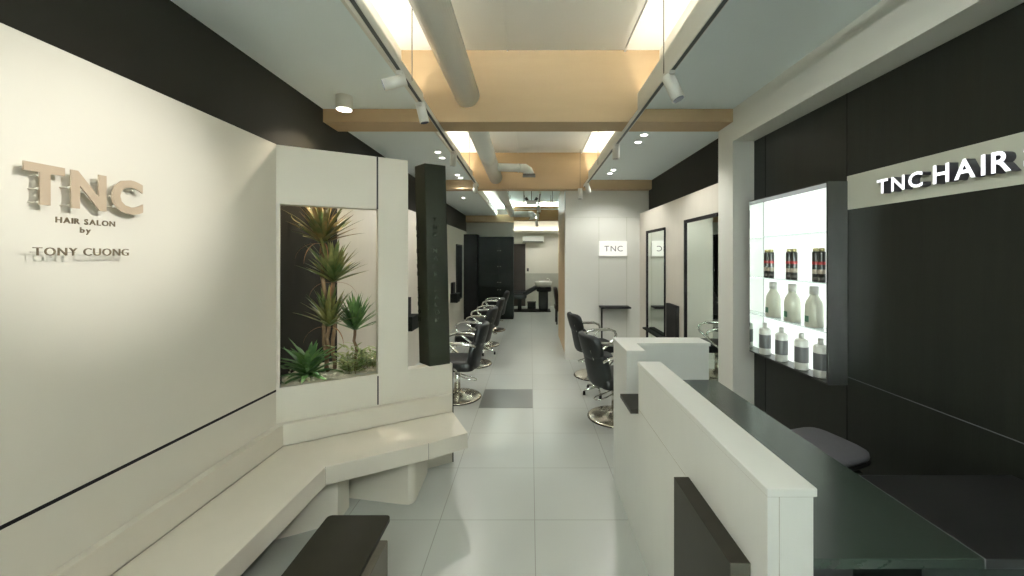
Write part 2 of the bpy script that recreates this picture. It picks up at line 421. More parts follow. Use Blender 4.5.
def crown(base, n, length, width, name, m, parent, lo=.1, hi=1.45, droop=.6, lean=None):
    b = B(); tm = bmesh.new()
    for k in range(n):
        u = k/(n-1); az = k*2.39996 + random.uniform(-.25,.25); pit = lo+(hi-lo)*u**.8 + random.uniform(-.08,.08)
        leaf(tm, (base[0]+random.uniform(-.008,.008), base[1]+random.uniform(-.008,.008), base[2]+.06*u), az, length*random.uniform(.75,1.08), width, pit, droop*random.uniform(.5,1.3))
    keep_inside(tm); b._merge(tm, True); return b.build(name, m, parent)
def NP(px, d, py):
    k = (px-530.5)/392; tt = (2.63*k+1.70+d*(.864*k+.504))/(.864-.504*k); x, y = PT(tt,d)
    return (x, y, 1.7-(py-256.5)*y/392)
h1, h2, h3, h4 = NP(323,.21,243), NP(333,.18,282), NP(329,.17,326), NP(355,.17,330)
root = NP(330,.19,378)
t = thing('dracaena', 'tall dracaena with stacked spiky crowns on a brown trunk in the wall planter', 'plant', (root[0],root[1],.82))
b = B()
def bez(a,c,n=8,w=.012): return [tuple(a[i]+(c[i]-a[i])*k/n+(w*math.sin(k*1.7+i*2) if 0<k<n and i<2 else 0) for i in range(3)) for k in range(n+1)]
b.tube(bez((root[0]-.03,root[1],.80), h1), .015); b.tube(bez((root[0]+.02,root[1]+.02,.80), h2), .014); b.tube(bez((root[0]-.01,root[1]-.03,.80), h3), .013)
b.build('trunk', 'trunk', t)
crown(h1, 56, .34, .044, 'crown', 'leaf_red', t, lo=.42, droop=.4); crown(h2, 50, .31, .044, 'crown', 'leaf', t, lo=.38, droop=.35); crown(h3, 48, .27, .042, 'crown', 'leaf', t, lo=.38, droop=.35)
for (h, az, ln) in ((h1,3.6,.26),(h1,2.2,.22),(h1,-.9,.25),(h2,3.3,.24),(h2,.3,.24),(h2,-1.2,.26),(h3,3.5,.24),(h3,-.5,.24),(h1,4.6,.30)):
    b = B(); tm = bmesh.new(); leaf(tm, (h[0],h[1],h[2]-.01), az, ln, .013, .25, 1.9, seg=10)
    keep_inside(tm); b._merge(tm, True); b.build('dry_leaf', 'leaf_dry', t, 'drooping dry brown leaf')
t = thing('dracaena', 'shorter green dracaena at the right side of the wall planter', 'plant', (h4[0],h4[1],.82))
b = B(); b.tube(bez((h4[0]+.01,h4[1],.80), h4), .011); b.build('trunk', 'trunk', t)
crown(h4, 56, .26, .034, 'crown', 'leaf_green', t, lo=.4, droop=.35)
q = NP(308,.13,372)
t = thing('fern', 'broad-leaved green fern at the lower left of the wall planter', 'plant', (q[0],q[1],.82))
crown((q[0],q[1],.83), 60, .27, .050, 'fronds', 'leaf_green', t, lo=.25, hi=1.3, droop=1.1)
for i,(px,py,dd,lab) in enumerate(((351,372,.10,'light green bushy plant low in the wall planter beneath the shorter dracaena'),(369,368,.17,'light green bushy plant against the right edge of the wall planter'))):
    q = NP(px,dd,py); t = thing('bush', lab, 'plant', (q[0],q[1],.82))
    b = B(); tm = bmesh.new()
    for k in range(16):
        az = k*2.4; ln = random.uniform(.08,.22); bx, by = q[0]+math.cos(az)*.035, q[1]+math.sin(az)*.035
        for m_ in range(9):
            f = m_/9; leaf(tm, (bx+math.cos(az)*ln*.4*f, by+math.sin(az)*ln*.4*f, .83+ln*f), az+m_*2.4, .085, .024, .5, .6, seg=4)
    keep_inside(tm); b._merge(tm, True); b.build('foliage', 'leaf_light', t)
    b = B()
    for k in range(7):
        az = k*2.4; b.tube([(q[0]+math.cos(az)*.03,q[1]+math.sin(az)*.03,.81),(q[0]+math.cos(az)*.07,q[1]+math.sin(az)*.07,.95)], .002, 6)
    b.build('stem', 'trunk', t)

# ================================================================ DARK PLINTH COLUMN
t = thing('sign_column', 'dark leaning column with raised vertical lettering on the low wall beside the aisle', 'column', (-.79,3.22,.815))
pn, pr, pl = Vector((-.812,3.150)), Vector((-.663,3.237)), Vector((-.925,3.262)); pb = pr+pl-pn
tm = bmesh.new(); lo = [tm.verts.new((p.x,p.y,.8155)) for p in (pn,pr,pb,pl)]
sh = Vector((-.038,0)); up = [tm.verts.new((p.x+sh.x,p.y,2.45)) for p in (pn,pr,pb,pl)]
tm.faces.new(lo[::-1]); tm.faces.new(up)
for i in range(4): tm.faces.new((lo[i],lo[(i+1)%4],up[(i+1)%4],up[i]))
bmesh.ops.recalc_face_normals(tm, faces=tm.faces)
bmesh.ops.bevel(tm, geom=list(tm.edges), offset=.002, segments=1, affect='EDGES')
b = B(); b._merge(tm); b.build('shaft', 'columnwood', t)
u = (pr-pn).normalized(); uu = Vector((u.x,u.y,0)); nn = Vector((u.y,-u.x,0))
def colpt(f, z, off=0.0):
    p = pn+(pr-pn)*f; s_ = sh.x*(z-.8155)/1.63; return Vector((p.x+s_,p.y,z)) + nn*off
zs = 1.98
ul = (pn-pl).normalized(); ull = Vector((ul.x,ul.y,0)); nl = Vector((ul.y,-ul.x,0))
for ch in 'TNC HAIR SALON':
    if ch != ' ':
        letter(t, ch, colpt(.30,zs,.0)-uu*.0, uu, (0,0,1), nn, .036, .008, 'olive_letter')
        zz = zs-.62*0; p = pl+(pn-pl)*.06; s_ = sh.x*(zs-.8155)/1.63
        letter(t, ch, Vector((p.x+s_,p.y,zs)), ull, (0,0,1), nl, .036, .008, 'olive_letter')
    zs -= .0625

# ================================================================ WALL SIGN LEFT
t = thing('logo_sign', 'large tan letters TNC standing off the cream left wall', 'sign', (-1.70,1.45,1.87))
n_, u_, v_ = (1,0,0), (0,1,0), (0,0,1)
xs = -1.661
for ch, y0, w in (('T',1.281,.113),('N',1.413,.118),('C',1.550,.125)):
    cu = bpy.data.curves.new('f','FONT'); cu.body = ch; cu.size = 1; cu.offset = .036
    oo = bpy.data.objects.new('f', cu); COL.objects.link(oo); bpy.context.view_layer.update(); ww = oo.dimensions.x*.134/.729; bpy.data.objects.remove(oo)
    letter(t, ch, (xs,y0,1.882), u_, v_, n_, .134, .006, 'lettertan', bold=.036, wscale=w/ww)
b = B()
for y,z in ((1.325,1.975),(1.325,1.93),(1.325,1.885),(1.415,1.885),(1.415,1.95),(1.46,1.94),(1.518,1.90),(1.518,1.98),(1.565,1.90),(1.64,1.975),(1.552,1.94)):
    B().cyl((-1.70,y,z),(xs-.0085,y,z),.0016,seg=8).use('rubber').cyl((xs-.008,y,z),(xs+.001,y,z),.004,seg=8).build('standoff_pin', 'cream', t)
t = thing('lettering', 'small flat letters HAIR SALON by under the large wall letters', 'sign', (-1.70,1.5,1.79))
word(t, 'HAIR SALON', (-1.6998,1.402,1.822), u_, v_, n_, .022, .003, 'letterdark', length=.20, gap=.2, bold=.01)
word(t, 'by', (-1.6998,1.478,1.790), u_, v_, n_, .022, .003, 'letterdark', length=.036, gap=.2, bold=.01)
t = thing('name_lettering', 'thin standing-off letters in one row at the bottom of the left wall sign', 'sign', (-1.70,1.46,1.69))
word(t, 'TONY CUONG', (-1.652,1.300,1.703), u_, v_, n_, .030, .005, 'letterdark', length=.308, gap=.24, bold=-.008)
b = B()
for k in range(4): B().cyl((-1.70,1.33+k*.095,1.715),(-1.654,1.33+k*.095,1.715),.0005,seg=6).build('standoff_pin', 'rubber', t)

# ================================================================ RECEPTION DESK
DESK = t = thing('reception_desk', 'white reception desk with raised ledges and a long black countertop', 'desk', (.95,1.9,0))
b = B(); b.box(.62,.742,1.045,2.295,0,1.06); b.box(.62,.74,2.295,2.572,0,.775); b.box(.62,.736,2.572,2.98,0,1.06); b.box(.736,1.262,2.80,2.98,0,1.06)
b.build('front_panel', 'desk_white', t)
B().box(.616,.750,1.040,2.30,1.061,1.084,.002).build('ledge', 'desk_white', t)
B().prism([(.616,2.568),(.740,2.568),(.740,2.79),(1.27,2.79),(1.27,2.984),(.616,2.984)], 1.061, 1.084, .002).build('ledge', 'desk_white', t)
b = B(); b.box(.6192,.6202,1.60,2.295,.8065,.8095); b.box(.65,.652,1.0442,1.046,0,1.06); b.box(.6197,.7423,1.0447,2.2953,1.0585,1.0612)
b.build('seam', 'walltile', t)
B().box(.743,1.31,1.14,2.799,.79,.82,.0015).build('countertop', 'blackdesk', t)
B().box(.56,.6195,1.123,1.565,0,.821,.0015).build('end_panel', 'brownblack', t, 'dark brown panel on the desk front')
B().box(.575,.745,2.30,2.567,.777,.802,.001).build('shelf', 'brownblack', t)
B().box(1.25,1.29,2.35,2.79,0,.789).build('side_panel', 'cabinet', t)
B().box(.744,1.14,1.40,1.42,0,.789).build('shade_panel', 'rubber', t); B().box(1.141,1.308,1.155,1.42,0,.789).build('side_panel', 'cabinet', t)  # black sheet stands in for the shade in the void under the countertop
DESK.location.x += .012
t = thing('side_counter', 'black side counter joined to the reception desk along the black wall', 'counter', (1.6,1.36,0))
B().box(1.3235,1.938,1.14,1.579,.79,.82,.0015).build('countertop', 'blackdesk2', t)
B().box(1.3222,1.3234,1.142,1.579,.80,.8215).build('edge_strip', 'greyfab', t)
b = B(); b.box(1.326,1.935,1.155,1.17,0,.789); b.box(1.915,1.935,1.19,1.56,0,.789); b.build('cabinet_panel', 'cabinet', t)

# stool behind the desk
t = thing('stool', 'grey cushioned stool half hidden behind the reception desk', 'stool', (1.66,2.22,0))
b = B(); b.pad((1.675,2.25,.612), (.36,.36,.06), e=.5, rot=RZ(.35)@RX(.05)); b.build('seat', 'greyfab', t)
b = B(); b.pad((1.675,2.25,.582), (.365,.365,.03), e=.45, rot=RZ(.35)@RX(.05)); b.build('seat_base', 'rubber', t)
b = B(); b.cyl((1.665,2.23,.10),(1.665,2.23,.57),.025); b.box(1.58,1.75,2.06,2.16,.545,.56); b.build('column', 'chrome', t)
b = B()
for k in range(5):
    a = k*2*PI/5+.3; b.tube([(1.665,2.23,.10),(1.665+.2*math.cos(a),2.23+.2*math.sin(a),.065)], .014)
b.build('base', 'chrome', t)
for k in range(5):
    a = k*2*PI/5+.3; B().cyl((1.665+.2*math.cos(a)-.012,2.23+.2*math.sin(a),.027),(1.665+.2*math.cos(a)+.012,2.23+.2*math.sin(a),.027),.027,seg=14).build('caster','rubber',t)

# low dark table in the foreground
t = thing('side_table', 'low dark slab-topped table in front of the bench', 'table', (-.83,1.4,0))
pts = []
def rr(x0,x1,y0,y1,r,n=5):
    P = []
    for cx,cy,a0 in ((x1-r,y0+r,-PI/2),(x1-r,y1-r,0),(x0+r,y1-r,PI/2),(x0+r,y0+r,PI)):
        for k in range(n+1): a = a0+k*PI/2/n; P.append((cx+r*math.cos(a),cy+r*math.sin(a)))
    return P
B().prism(rr(-1.00,-.69,.95,1.94,.022), .40, .42).build('table_top', 'brownblack', t)
B().box(-.97,-.655,1.0,1.80,0,.399,.003).build('base', 'taupe', t)

# ================================================================ CHANNEL LETTER SIGN RIGHT
t = thing('channel_letter_sign', 'white glowing letters TNC HAIR SALON on the grey strip of the black wall', 'sign', (1.936,1.8,2.03))
def run(text, y0, y1, z, size): word(t, text, (1.936,y0,z), (0,-1,0), (0,0,1), (-1,0,0), size, .042, 'letterglow', length=y0-y1, gap=.24, bold=.020, sidem='letterside')
run('TNC', 2.144, 1.894, 2.042, .076); run('HAIR', 1.845, 1.544, 2.042, .087); run('SALON', 1.506, 1.09, 2.042, .087)

# ================================================================ LIT DISPLAY SHELF
X0, X1, YA, YB, ZA, ZB = 1.815, 1.937, 2.405, 3.245, .915, 2.16
t = thing('display_case', 'backlit wall display case with glass shelves of hair products', 'display case', (1.88,2.82,ZA))
B().box(1.928,1.936,YA+.01,YB-.01,ZA+.01,ZB-.01).build('light_panel', 'glow', t, 'glowing white back panel')
B().box(X0,X1,YA-.012,YA,ZA,ZB).build('side_panel', 'steel', t)
B().box(X0,X1,YB,YB+.008,ZA,ZB).build('side_panel', 'mirror', t)
B().box(X0,X1,YA,YB,ZB-.008,ZB).build('top_panel', 'steel', t)
B().box(X0,X1,YA,YB,ZA,ZA+.010).build('bottom_panel', 'steel', t)
for z in (1.855,1.535,1.235): B().box(X0+.002,1.927,YA+.001,YB-.001,z-.006,z).build('shelf', 'glass', t)

def tube_bottle(name):
    t = thing(name, 'x', 'bottle', (0,0,0)); t['_o'] = [0,0,0]
    B().lathe([(.019,0),(.021,.003),(.021,.19),(.018,.197)], seg=20).build('body','tube_dark',t)
    B().lathe([(.0165,.1975),(.0165,.215),(.012,.219)], seg=16).build('cap','gold',t)
    B().lathe([(.0211,.112),(.0214,.113),(.0214,.130),(.0211,.131)], seg=20).build('label','red',t)
    B().lathe([(.0211,.052),(.0214,.053),(.0214,.080),(.0211,.081)], seg=20).build('label','palelabel',t)
    B().lathe([(.0211,.012),(.0214,.013),(.0214,.030),(.0211,.031)], seg=20).build('label','signgrey',t)
    return t
def big_bottle():
    t = thing('bottle', 'x', 'bottle', (0,0,0)); t['_o'] = [0,0,0]
    B().lathe([(.048,0),(.053,.006),(.051,.14),(.044,.17),(.024,.205),(.022,.215)], seg=28, sy=1).build('body','bottle',t)
    B().lathe([(.026,.2155),(.026,.262),(.022,.267)], seg=20).build('cap','bottle2',t)
    B().box(-.0545,-.0515,-.022,.012,.035,.075).build('label','greenlabel',t)
    return t
def small_bottle():
    t = thing('bottle', 'x', 'bottle', (0,0,0)); t['_o'] = [0,0,0]
    B().lathe([(.037,0),(.041,.005),(.041,.19),(.037,.203),(.016,.21)], seg=28).build('body','bottle2',t)
    B().lathe([(.016,.2105),(.016,.243),(.013,.247)], seg=16).build('cap','bottle2',t)
    B().lathe([(.0412,.05),(.0415,.051),(.0415,.155),(.0412,.156)], seg=28).build('label','blacklabel',t)
    return t
P = tube_bottle('hair_dye_bottle'); used = []
posn = ['far','middle','near']
for i, y in enumerate((3.07,2.805,2.54)):
    for j, (dx, dy) in enumerate(((0,.026),(.0,-.026))):
        o = P if not used else copy_tree(P); used.append(1)
        o.location = (1.868+dx, y+dy, 1.5355)
        o['label'] = 'slim dark red-labelled bottle, %s of the %s pair on the second shelf' % (('left','right')[j], ('left','middle','right')[i])
        o['group'] = 'slim dark bottles on the glass shelf'; o['_o'] = list(o.location)
P = big_bottle()
for i, y in enumerate((3.02,2.80,2.585)):
    o = P if i == 0 else copy_tree(P); o.location = (1.870, y, 1.2355)
    o['label'] = 'wide pale green bottle with sloping shoulders, %s of three on the third shelf' % ('left','middle','right')[i]
    o['group'] = 'wide pale green bottles'; o['_o'] = list(o.location)
P = small_bottle()
for i, y in enumerate((3.12,2.915,2.70,2.52)):
    o = P if i == 0 else copy_tree(P); o.location = (1.866, y, .9255)
    o['label'] = 'white bottle with charcoal band, %s on the bottom of the display case' % ('leftmost','second from left','third from left','rightmost')[i]
    o['group'] = 'white bottles with charcoal bands'; o['_o'] = list(o.location)

# ================================================================ MIRRORS, STATIONS
def wall_mirror(side, y0, y1, z0, z1, label, group):
    s = side; xw = XL if s < 0 else 1.80
    t = thing('wall_mirror', label, 'mirror', (xw-s*.02,(y0+y1)/2,z0), group)
    b = B(); f = .045; a, c = sorted((xw, xw-s*.022))
    fn = .012 if s > 0 else f
    b.box(a,c,y0,y0+fn,z0,z1).box(a,c,y1-f,y1,z0,z1).box(a,c,y0+f,y1-f,z1-f*.8,z1).box(a,c,y0+f,y1-f,z0,z0+f*.8)
    b.build('frame', 'rubber', t)
    a, c = sorted((xw-s*.004, xw-s*.010)); B().box(a,c,y0+fn,y1-f,z0+f*.8,z1-f*.8).build('glass', 'mirror', t)
    return t
wall_mirror(1, 5.22, 6.04, .30, 2.09, 'black-framed mirror on the right wall nearest the lit partition sign', 'black-framed mirrors on the right wall')
wall_mirror(1, 3.70, 4.55, .30, 2.12, 'black-framed mirror on the right wall just behind the white pier', 'black-framed mirrors on the right wall')
for y0,y1,lab in ((4.58,5.25,'dark-framed mirror on the left wall seen through the planter opening'),(6.45,7.15,'dark-framed mirror on the left wall glimpsed left of the dark column'),
                  (9.45,10.2,'dark-framed mirror on the left wall beside the black cabinets')):
    wall_mirror(-1, y0, y1, .62, 2.0, lab, 'dark-framed mirrors on the left wall')
def station(side, y, label, group):
    xw = XL if side < 0 else 1.80
    t = thing('tool_cabinet', label, 'tool cabinet', (xw,y,.62), group)
    a, c = sorted((xw, xw-side*.16)); B().box(a,c,y-.17,y+.17,.66,.86,.003).build('drawer_box', 'cabinet', t)
    a, c = sorted((xw, xw-side*.06)); B().box(a,c,y-.12,y+.12,.865,1.11,.003).build('upright_board', 'rubber', t)
    return t
for y, lab in ((5.6,'black tool cabinet on the left wall seen between the cream pier and the dark column'),(8.95,'black tool cabinet on the left wall just past the dark column')):
    station(-1, y, lab, 'tool cabinets on the left wall')
t = thing('tool_cabinet', 'black tool cabinet between the two mirrors on the right wall', 'tool cabinet', (1.8,4.9,.60))
B().box(1.755,1.7995,4.74,5.08,.66,1.10,.004).build('upright_board','rubber',t); B().box(1.66,1.7995,4.74,5.15,.60,.655,.003).build('tray','cabinet',t)
t = thing('mirror_shelf', 'narrow dark shelf crossing the foot of the mirror nearest the partition', 'shelf', (1.77,5.5,.6))
B().box(1.70,1.777,5.25,5.95,.605,.63,.002).build('shelf_board','cabinet',t)
# shelf unit under lit sign
t = thing('light_sign', 'small glowing rectangular sign with grey letters TNC on the partition', 'sign', (1.356,6.44,1.71))
B().box(1.127,1.585,6.425,6.456,1.71,1.95,.003).build('light_box', 'signglow', t)
word(t, 'TNC', (1.21,6.4245,1.785), (1,0,0), (0,0,1), (0,-1,0), .095, .004, 'signgrey', length=.30, gap=.25)
t = thing('console_shelf', 'thin black wall shelf with one leg under the lit partition sign', 'shelf', (1.36,6.4,0))
B().box(1.127,1.60,6.22,6.455,.87,.895,.002).build('shelf_board', 'rubber', t)
B().box(1.127,1.15,6.25,6.27,0,.869).build('leg', 'rubber', t)

# ================================================================ SALON CHAIRS
def salon_chair():
    t = thing('salon_chair', 'x', 'chair', (0,0,0)); t['_o'] = [0,0,0]
    b = B(); b.lathe([(.278,0),(.285,.006),(.285,.016),(.27,.022),(.18,.034),(.09,.052),(.055,.075),(.045,.09)], seg=48); b.build('base','warmchrome',t)
    b = B(); b.lathe([(.285,.0),(.290,.004),(.290,.010),(.285,.012)], seg=48); b.build('base_rim','rubber',t)
    b = B(); b.cyl((0,0,.08),(0,0,.36),.038).cyl((0,0,.32),(0,0,.345),.055).box(-.13,.13,-.10,.10,.345,.365,.004); b.build('hydraulic_column','chrome',t)
    b = B(); b.tube([(-.03,-.04,.27),(-.12,-.05,.24),(-.20,-.05,.22),(-.235,-.02,.215),(-.235,.02,.215),(-.20,.05,.22),(-.12,.05,.24),(-.03,.04,.27)], .007); b.build('pump_lever','chrome',t)
    b = B(); b.pad((.01,0,.425), (.50,.50,.13), e=.32, n=14); b.build('seat','gloss_seat',t)
    # backrest: lower wrap-around pad and upper pad, both leaning back
    R = RY(-.20)
    b = B(); b.pad((-.262,0,.545), (.085,.47,.36), e=.4, bend=.07, n=14, rot=R); b.build('backrest','leather',t)
    b = B(); b.pad((-.325,0,.775), (.085,.43,.26), e=.5, bend=.06, n=14, rot=RY(-.28)); b.build('headrest','leather',t)
    b = B()
    for s in (-1,1): b.tube([(-.285,s*.12,.62),(-.315,s*.12,.70),(-.335,s*.12,.76)], .009)
    b.build('back_bracket','chrome',t)
    for s in (-1,1):
        b = B(); b.tube([(-.26,s*.245,.66),(-.20,s*.275,.695),(-.05,s*.285,.705),(.12,s*.285,.70),(.185,s*.285,.675),(.205,s*.285,.63),(.185,s*.285,.58),(.10,s*.28,.50),(.0,s*.265,.42),(-.05,s*.24,.385)], .017, 12)
        b.pad((-.02,s*.285,.715), (.27,.045,.028), e=.5, n=8)
        b.build('armrest','chrome',t)
    b = B(); b.tube([(.20,-.15,.38),(.30,-.16,.30),(.38,-.17,.16),(.40,-.12,.14),(.40,.12,.14),(.38,.17,.16),(.30,.16,.30),(.20,.15,.38)], .011, 10); b.build('footrest','chrome',t)
    return t
PC = salon_chair()
chs = [(-.885,4.74,PI-.03,'black salon chair with chrome arms, nearest on the left side, beside the dark column','left-hand salon chairs'),
       (-.90,6.20,PI-.12,'black salon chair with chrome base, second from the dark column on the left','left-hand salon chairs'),
       (-.88,7.55,PI-.05,'black salon chair, third from the dark column on the left','left-hand salon chairs'),
       (-.87,9.05,PI,'black salon chair on the left nearest the black cabinets','left-hand salon chairs'),
       (.895,4.15,.28,'black salon chair nearest the reception desk on the right','right-hand salon chairs'),
       (.91,5.60,.22,'black salon chair on the right farthest back, by the partition','right-hand salon chairs')]
for i,(x,y,r,lab,g) in enumerate(chs):
    o = PC if i == 0 else copy_tree(PC); o.location = (x,y,0); o.rotation_euler = (0,0,r); o['label'] = lab; o['group'] = g; o['_o'] = [x,y,0]
def rolling_stool(x, y, lab):
    t = thing('rolling_stool', lab, 'stool', (x,y,0)); 
    b = B(); b.pad((x,y,.47), (.34,.34,.07), e=.6, n=12); b.build('seat','leather',t)
    b = B(); b.cyl((x,y,.07),(x,y,.44),.022); b.build('column','chrome',t)
    b = B(); b.tube([(x+.14*math.cos(a),y+.14*math.sin(a),.20) for a in [k*2*PI/24 for k in range(25)]], .006, 8)
    b.build('foot_ring','chrome',t)
    b = B()
    for k in range(5):
        a = k*2*PI/5+.9; b.tube([(x,y,.09),(x+.19*math.cos(a),y+.19*math.sin(a),.06)], .012)
    b.build('base','chrome',t)
    for k in range(5):
        a = k*2*PI/5+.9; cx, cy = x+.19*math.cos(a), y+.19*math.sin(a)
        B().cyl((cx-.014,cy,.026),(cx+.014,cy,.026),.026,seg=14).build('caster','rubber',t)
rolling_stool(.84,4.86,'low rolling stool on casters between the two right-hand salon chairs')
rolling_stool(-.80,6.86,'low rolling stool on casters between left-hand salon chairs')

# ================================================================ BLACK CABINETS
t = thing('storage_cabinet', 'tall black storage cabinet with doors at the end of the left side', 'cabinet', (-1.1,10.8,0))
B().box(-1.42,-.465,10.62,11.07,0,2.235).build('body','cabinet',t)
rows = [(1.62,2.22),(1.24,1.61),(.89,1.23),(.03,.88)]; hz = [1.86,1.43,1.0,.80]
for (z0,z1),hzz in zip(rows,hz):
    for k,(x0,x1) in enumerate(((-1.40,-.855),(-.845,-.475))):
        d = B().box(x0,x1,10.598,10.619,z0,z1,.002).build('door','cabinet',t)
        hx = -.885 if k == 0 else -.815
        B().cyl((hx-.016,10.590,hzz),(hx+.016,10.590,hzz),.012,seg=10).build('handle','chrome',d)
t = thing('dark_cabinet', 'narrow black tall panel against the left wall beside the storage cabinet', 'cabinet', (-1.7,10.4,0))
B().box(-1.798,-1.44,10.55,11.07,0,2.30,.003).build('body','cabinet',t)
B().box(-1.78,-1.46,10.53,10.549,.05,2.27,.002).build('door','rubber',t)

# ================================================================ WASH UNIT
t = thing('shampoo_unit', 'black reclining wash lounger with white ceramic basin at the far end', 'wash unit', (.0,12.3,0))
B().box(-.66,.62,12.0,12.6,0,.025,.004).build('platform','rubber',t)
tm = B(); tm.pad((-.43,12.3,.47), (.62,.56,.16), e=.3); tm.build('seat','gloss_seat',t)
tm = B(); tm.pad((-.03,12.3,.62), (.52,.54,.12), e=.35, rot=RY(-.52)); tm.build('backrest','gloss_seat',t)
tm = B(); tm.box(-.40,-.28,12.2,12.4,.025,.40,.004); tm.build('column','rubber',t)
tm = B(); tm.pad((-.40,12.02,.60),(.50,.06,.05), e=.5).pad((-.40,12.58,.60),(.50,.06,.05), e=.5); tm.build('armrest','gloss_seat',t)
tm = B(); tm.pad((.40,12.3,.36), (.30,.42,.68), e=.3).pad((.42,12.3,.68),(.46,.5,.16),e=.4); tm.build('pedestal','rubber',t)
tm = B(); tm.lathe([(.12,0),(.22,.02),(.265,.12),(.275,.20),(.265,.205),(.245,.18),(.20,.09),(.05,.06),(.0,.06)], (.41,12.3,.72), sy=.95, seg=36); tm.pad((.20,12.3,.90),(.14,.30,.05),e=.5); tm.build('basin','ceramic',t)
tm = B(); tm.tube([(.60,12.42,.88),(.60,12.42,.99),(.55,12.40,1.02),(.50,12.38,.99)], .012); tm.build('tap','chrome',t)
t = thing('low_box', 'small dark box on the floor under the wash lounger', 'box', (.03,12.75,0))
B().box(-.10,.17,12.72,12.9,0,.20,.01).build('body','rubber',t); B().box(-.11,.18,12.71,12.91,.201,.225,.004).build('lid','brownblack',t)
# chair glimpsed at the right of the far room
t = thing('waiting_chair', 'dark upholstered chair glimpsed at the right of the far room', 'chair', (.80,10.0,0))
b = B(); b.pad((.86,10.0,.42),(.50,.5,.14),e=.35); b.build('seat','darkdoor',t)
b = B(); b.pad((.665,10.0,.62),(.10,.48,.62),e=.4,rot=RY(-.12)); b.build('backrest','darkdoor',t)
for sx in (-.2,.2):
    for sy in (-.2,.2): B().cyl((.86+sx,10+sy,0),(.86+sx,10+sy,.38),.02,seg=10).build('leg','rubber',t)
# AC
t = thing('air_conditioner', 'white wall-mounted air conditioner high on the far wall', 'air conditioner', (.09,13.4,2.18))
b = B(); b.box(-.27,.45,13.27,13.489,2.18,2.385,.02,3); b.build('housing','white',t)
B().box(-.25,.43,13.262,13.275,2.185,2.215).build('outlet','rubber',t)
t = thing('thermostat', 'small black control on the far wall beside the dark door', 'wall control', (-.09,13.48,1.18))
B().box(-.125,-.06,13.465,13.489,1.19,1.30,.004).build('body','rubber',t); B().box(-.115,-.07,13.461,13.466,1.25,1.285).build('screen','steel',t)

# ================================================================ DUCT
t = thing('air_duct', 'large pale round air duct running along the upper ceiling through the beams', 'duct', (-.55,1.2,3.0))
b = B(); b.cyl((-.547,-2.5,3.10),(-.55,3.399,3.10),.108,seg=36)
for y in (.2,1.75): b.cyl((-.548,y,3.10),(-.548,y+.025,3.10),.111,seg=36)
b.build('duct_pipe','duct',t)
b = B(); b.cyl((-.555,Y1b+.001,3.05),(-.56,Y2-.001,2.97),.105,seg=36); b.build('duct_pipe','duct',t)
b = B(); b.cyl((-.56,Y2b+.001,2.95),(-.52,Y3-.01,2.90),.10,seg=28); b.build('duct_pipe','duct',t)
b = B(); b.cyl((-.46,5.6,2.975),(-.13,5.6,2.965),.058,seg=24); b.build('branch_pipe','duct',t)
b = B(); b.cyl((-.18,5.6,2.965),(-.165,5.6,2.965),.066,seg=24); b.tube([(-.15,5.6,2.965),(-.08,5.6,2.96),(-.04,5.6,2.93),(-.02,5.6,2.87)], .06, 20, rs=[.06,.066,.07,.078]); b.build('elbow','duct',t)
b = B(); b.box(-.11,.07,5.52,5.68,2.845,2.870,.004).build('outlet_grille','steel',t)
# vent in bay two
t = thing('ceiling_vent', 'grey slotted vent in the upper ceiling beyond the first beam', 'vent', (.04,4.9,3.34))
B().box(-.14,.22,4.70,5.15,3.35,3.369).build('frame','signgrey',t)
b = B()
for k in range(9): b.box(-.12,.20,4.73+k*.045,4.75+k*.045,3.343,3.35)
b.build('slat','steel',t)
# equipment in bay three
t = thing('cassette_unit', 'grey ceiling projector bracket hanging in the far bay', 'ceiling unit', (.05,8.2,2.85))
b = B(); b.box(-.09,.13,8.1,8.35,2.80,2.86,.01,2); b.build('body','white',t)
b = B(); b.cyl((-.06,8.2,2.86),(-.10,8.2,2.93),.03).cyl((.10,8.2,2.86),(.14,8.2,2.93),.03).cyl((.02,8.2,2.86),(.02,8.2,3.19),.008); b.build('bracket','steel',t)
t = thing('ceiling_pipe', 'thin white pipes crossing the upper ceiling of the far bay', 'pipe', (0,8.8,2.9))
b = B(); b.cyl((-.92,8.9,2.90),(.92,8.9,2.90),.012).cyl((-.92,9.6,2.86),(.92,9.6,2.86),.012); b.build('pipe','duct',t)
b = B()
for x in (-.5,-.15,.5): b.cyl((x,8.9,2.90),(x,8.9,3.199),.006).cyl((x,9.6,2.86),(x,9.6,3.199),.006)
b.build('hanger','steel',t)
t = thing('duct_elbow', 'short white branch duct and outlet in the far bay before the ochre beam', 'duct', (-.2,10.2,2.8))
b = B(); b.cyl((-.42,10.2,2.80),(-.05,10.2,2.80),.075,seg=20); b.tube([(-.06,10.2,2.80),(.02,10.2,2.80),(.07,10.2,2.74),(.08,10.2,2.68)], .08, 16, rs=[.075,.085,.09,.12]); b.build('pipe','white',t)

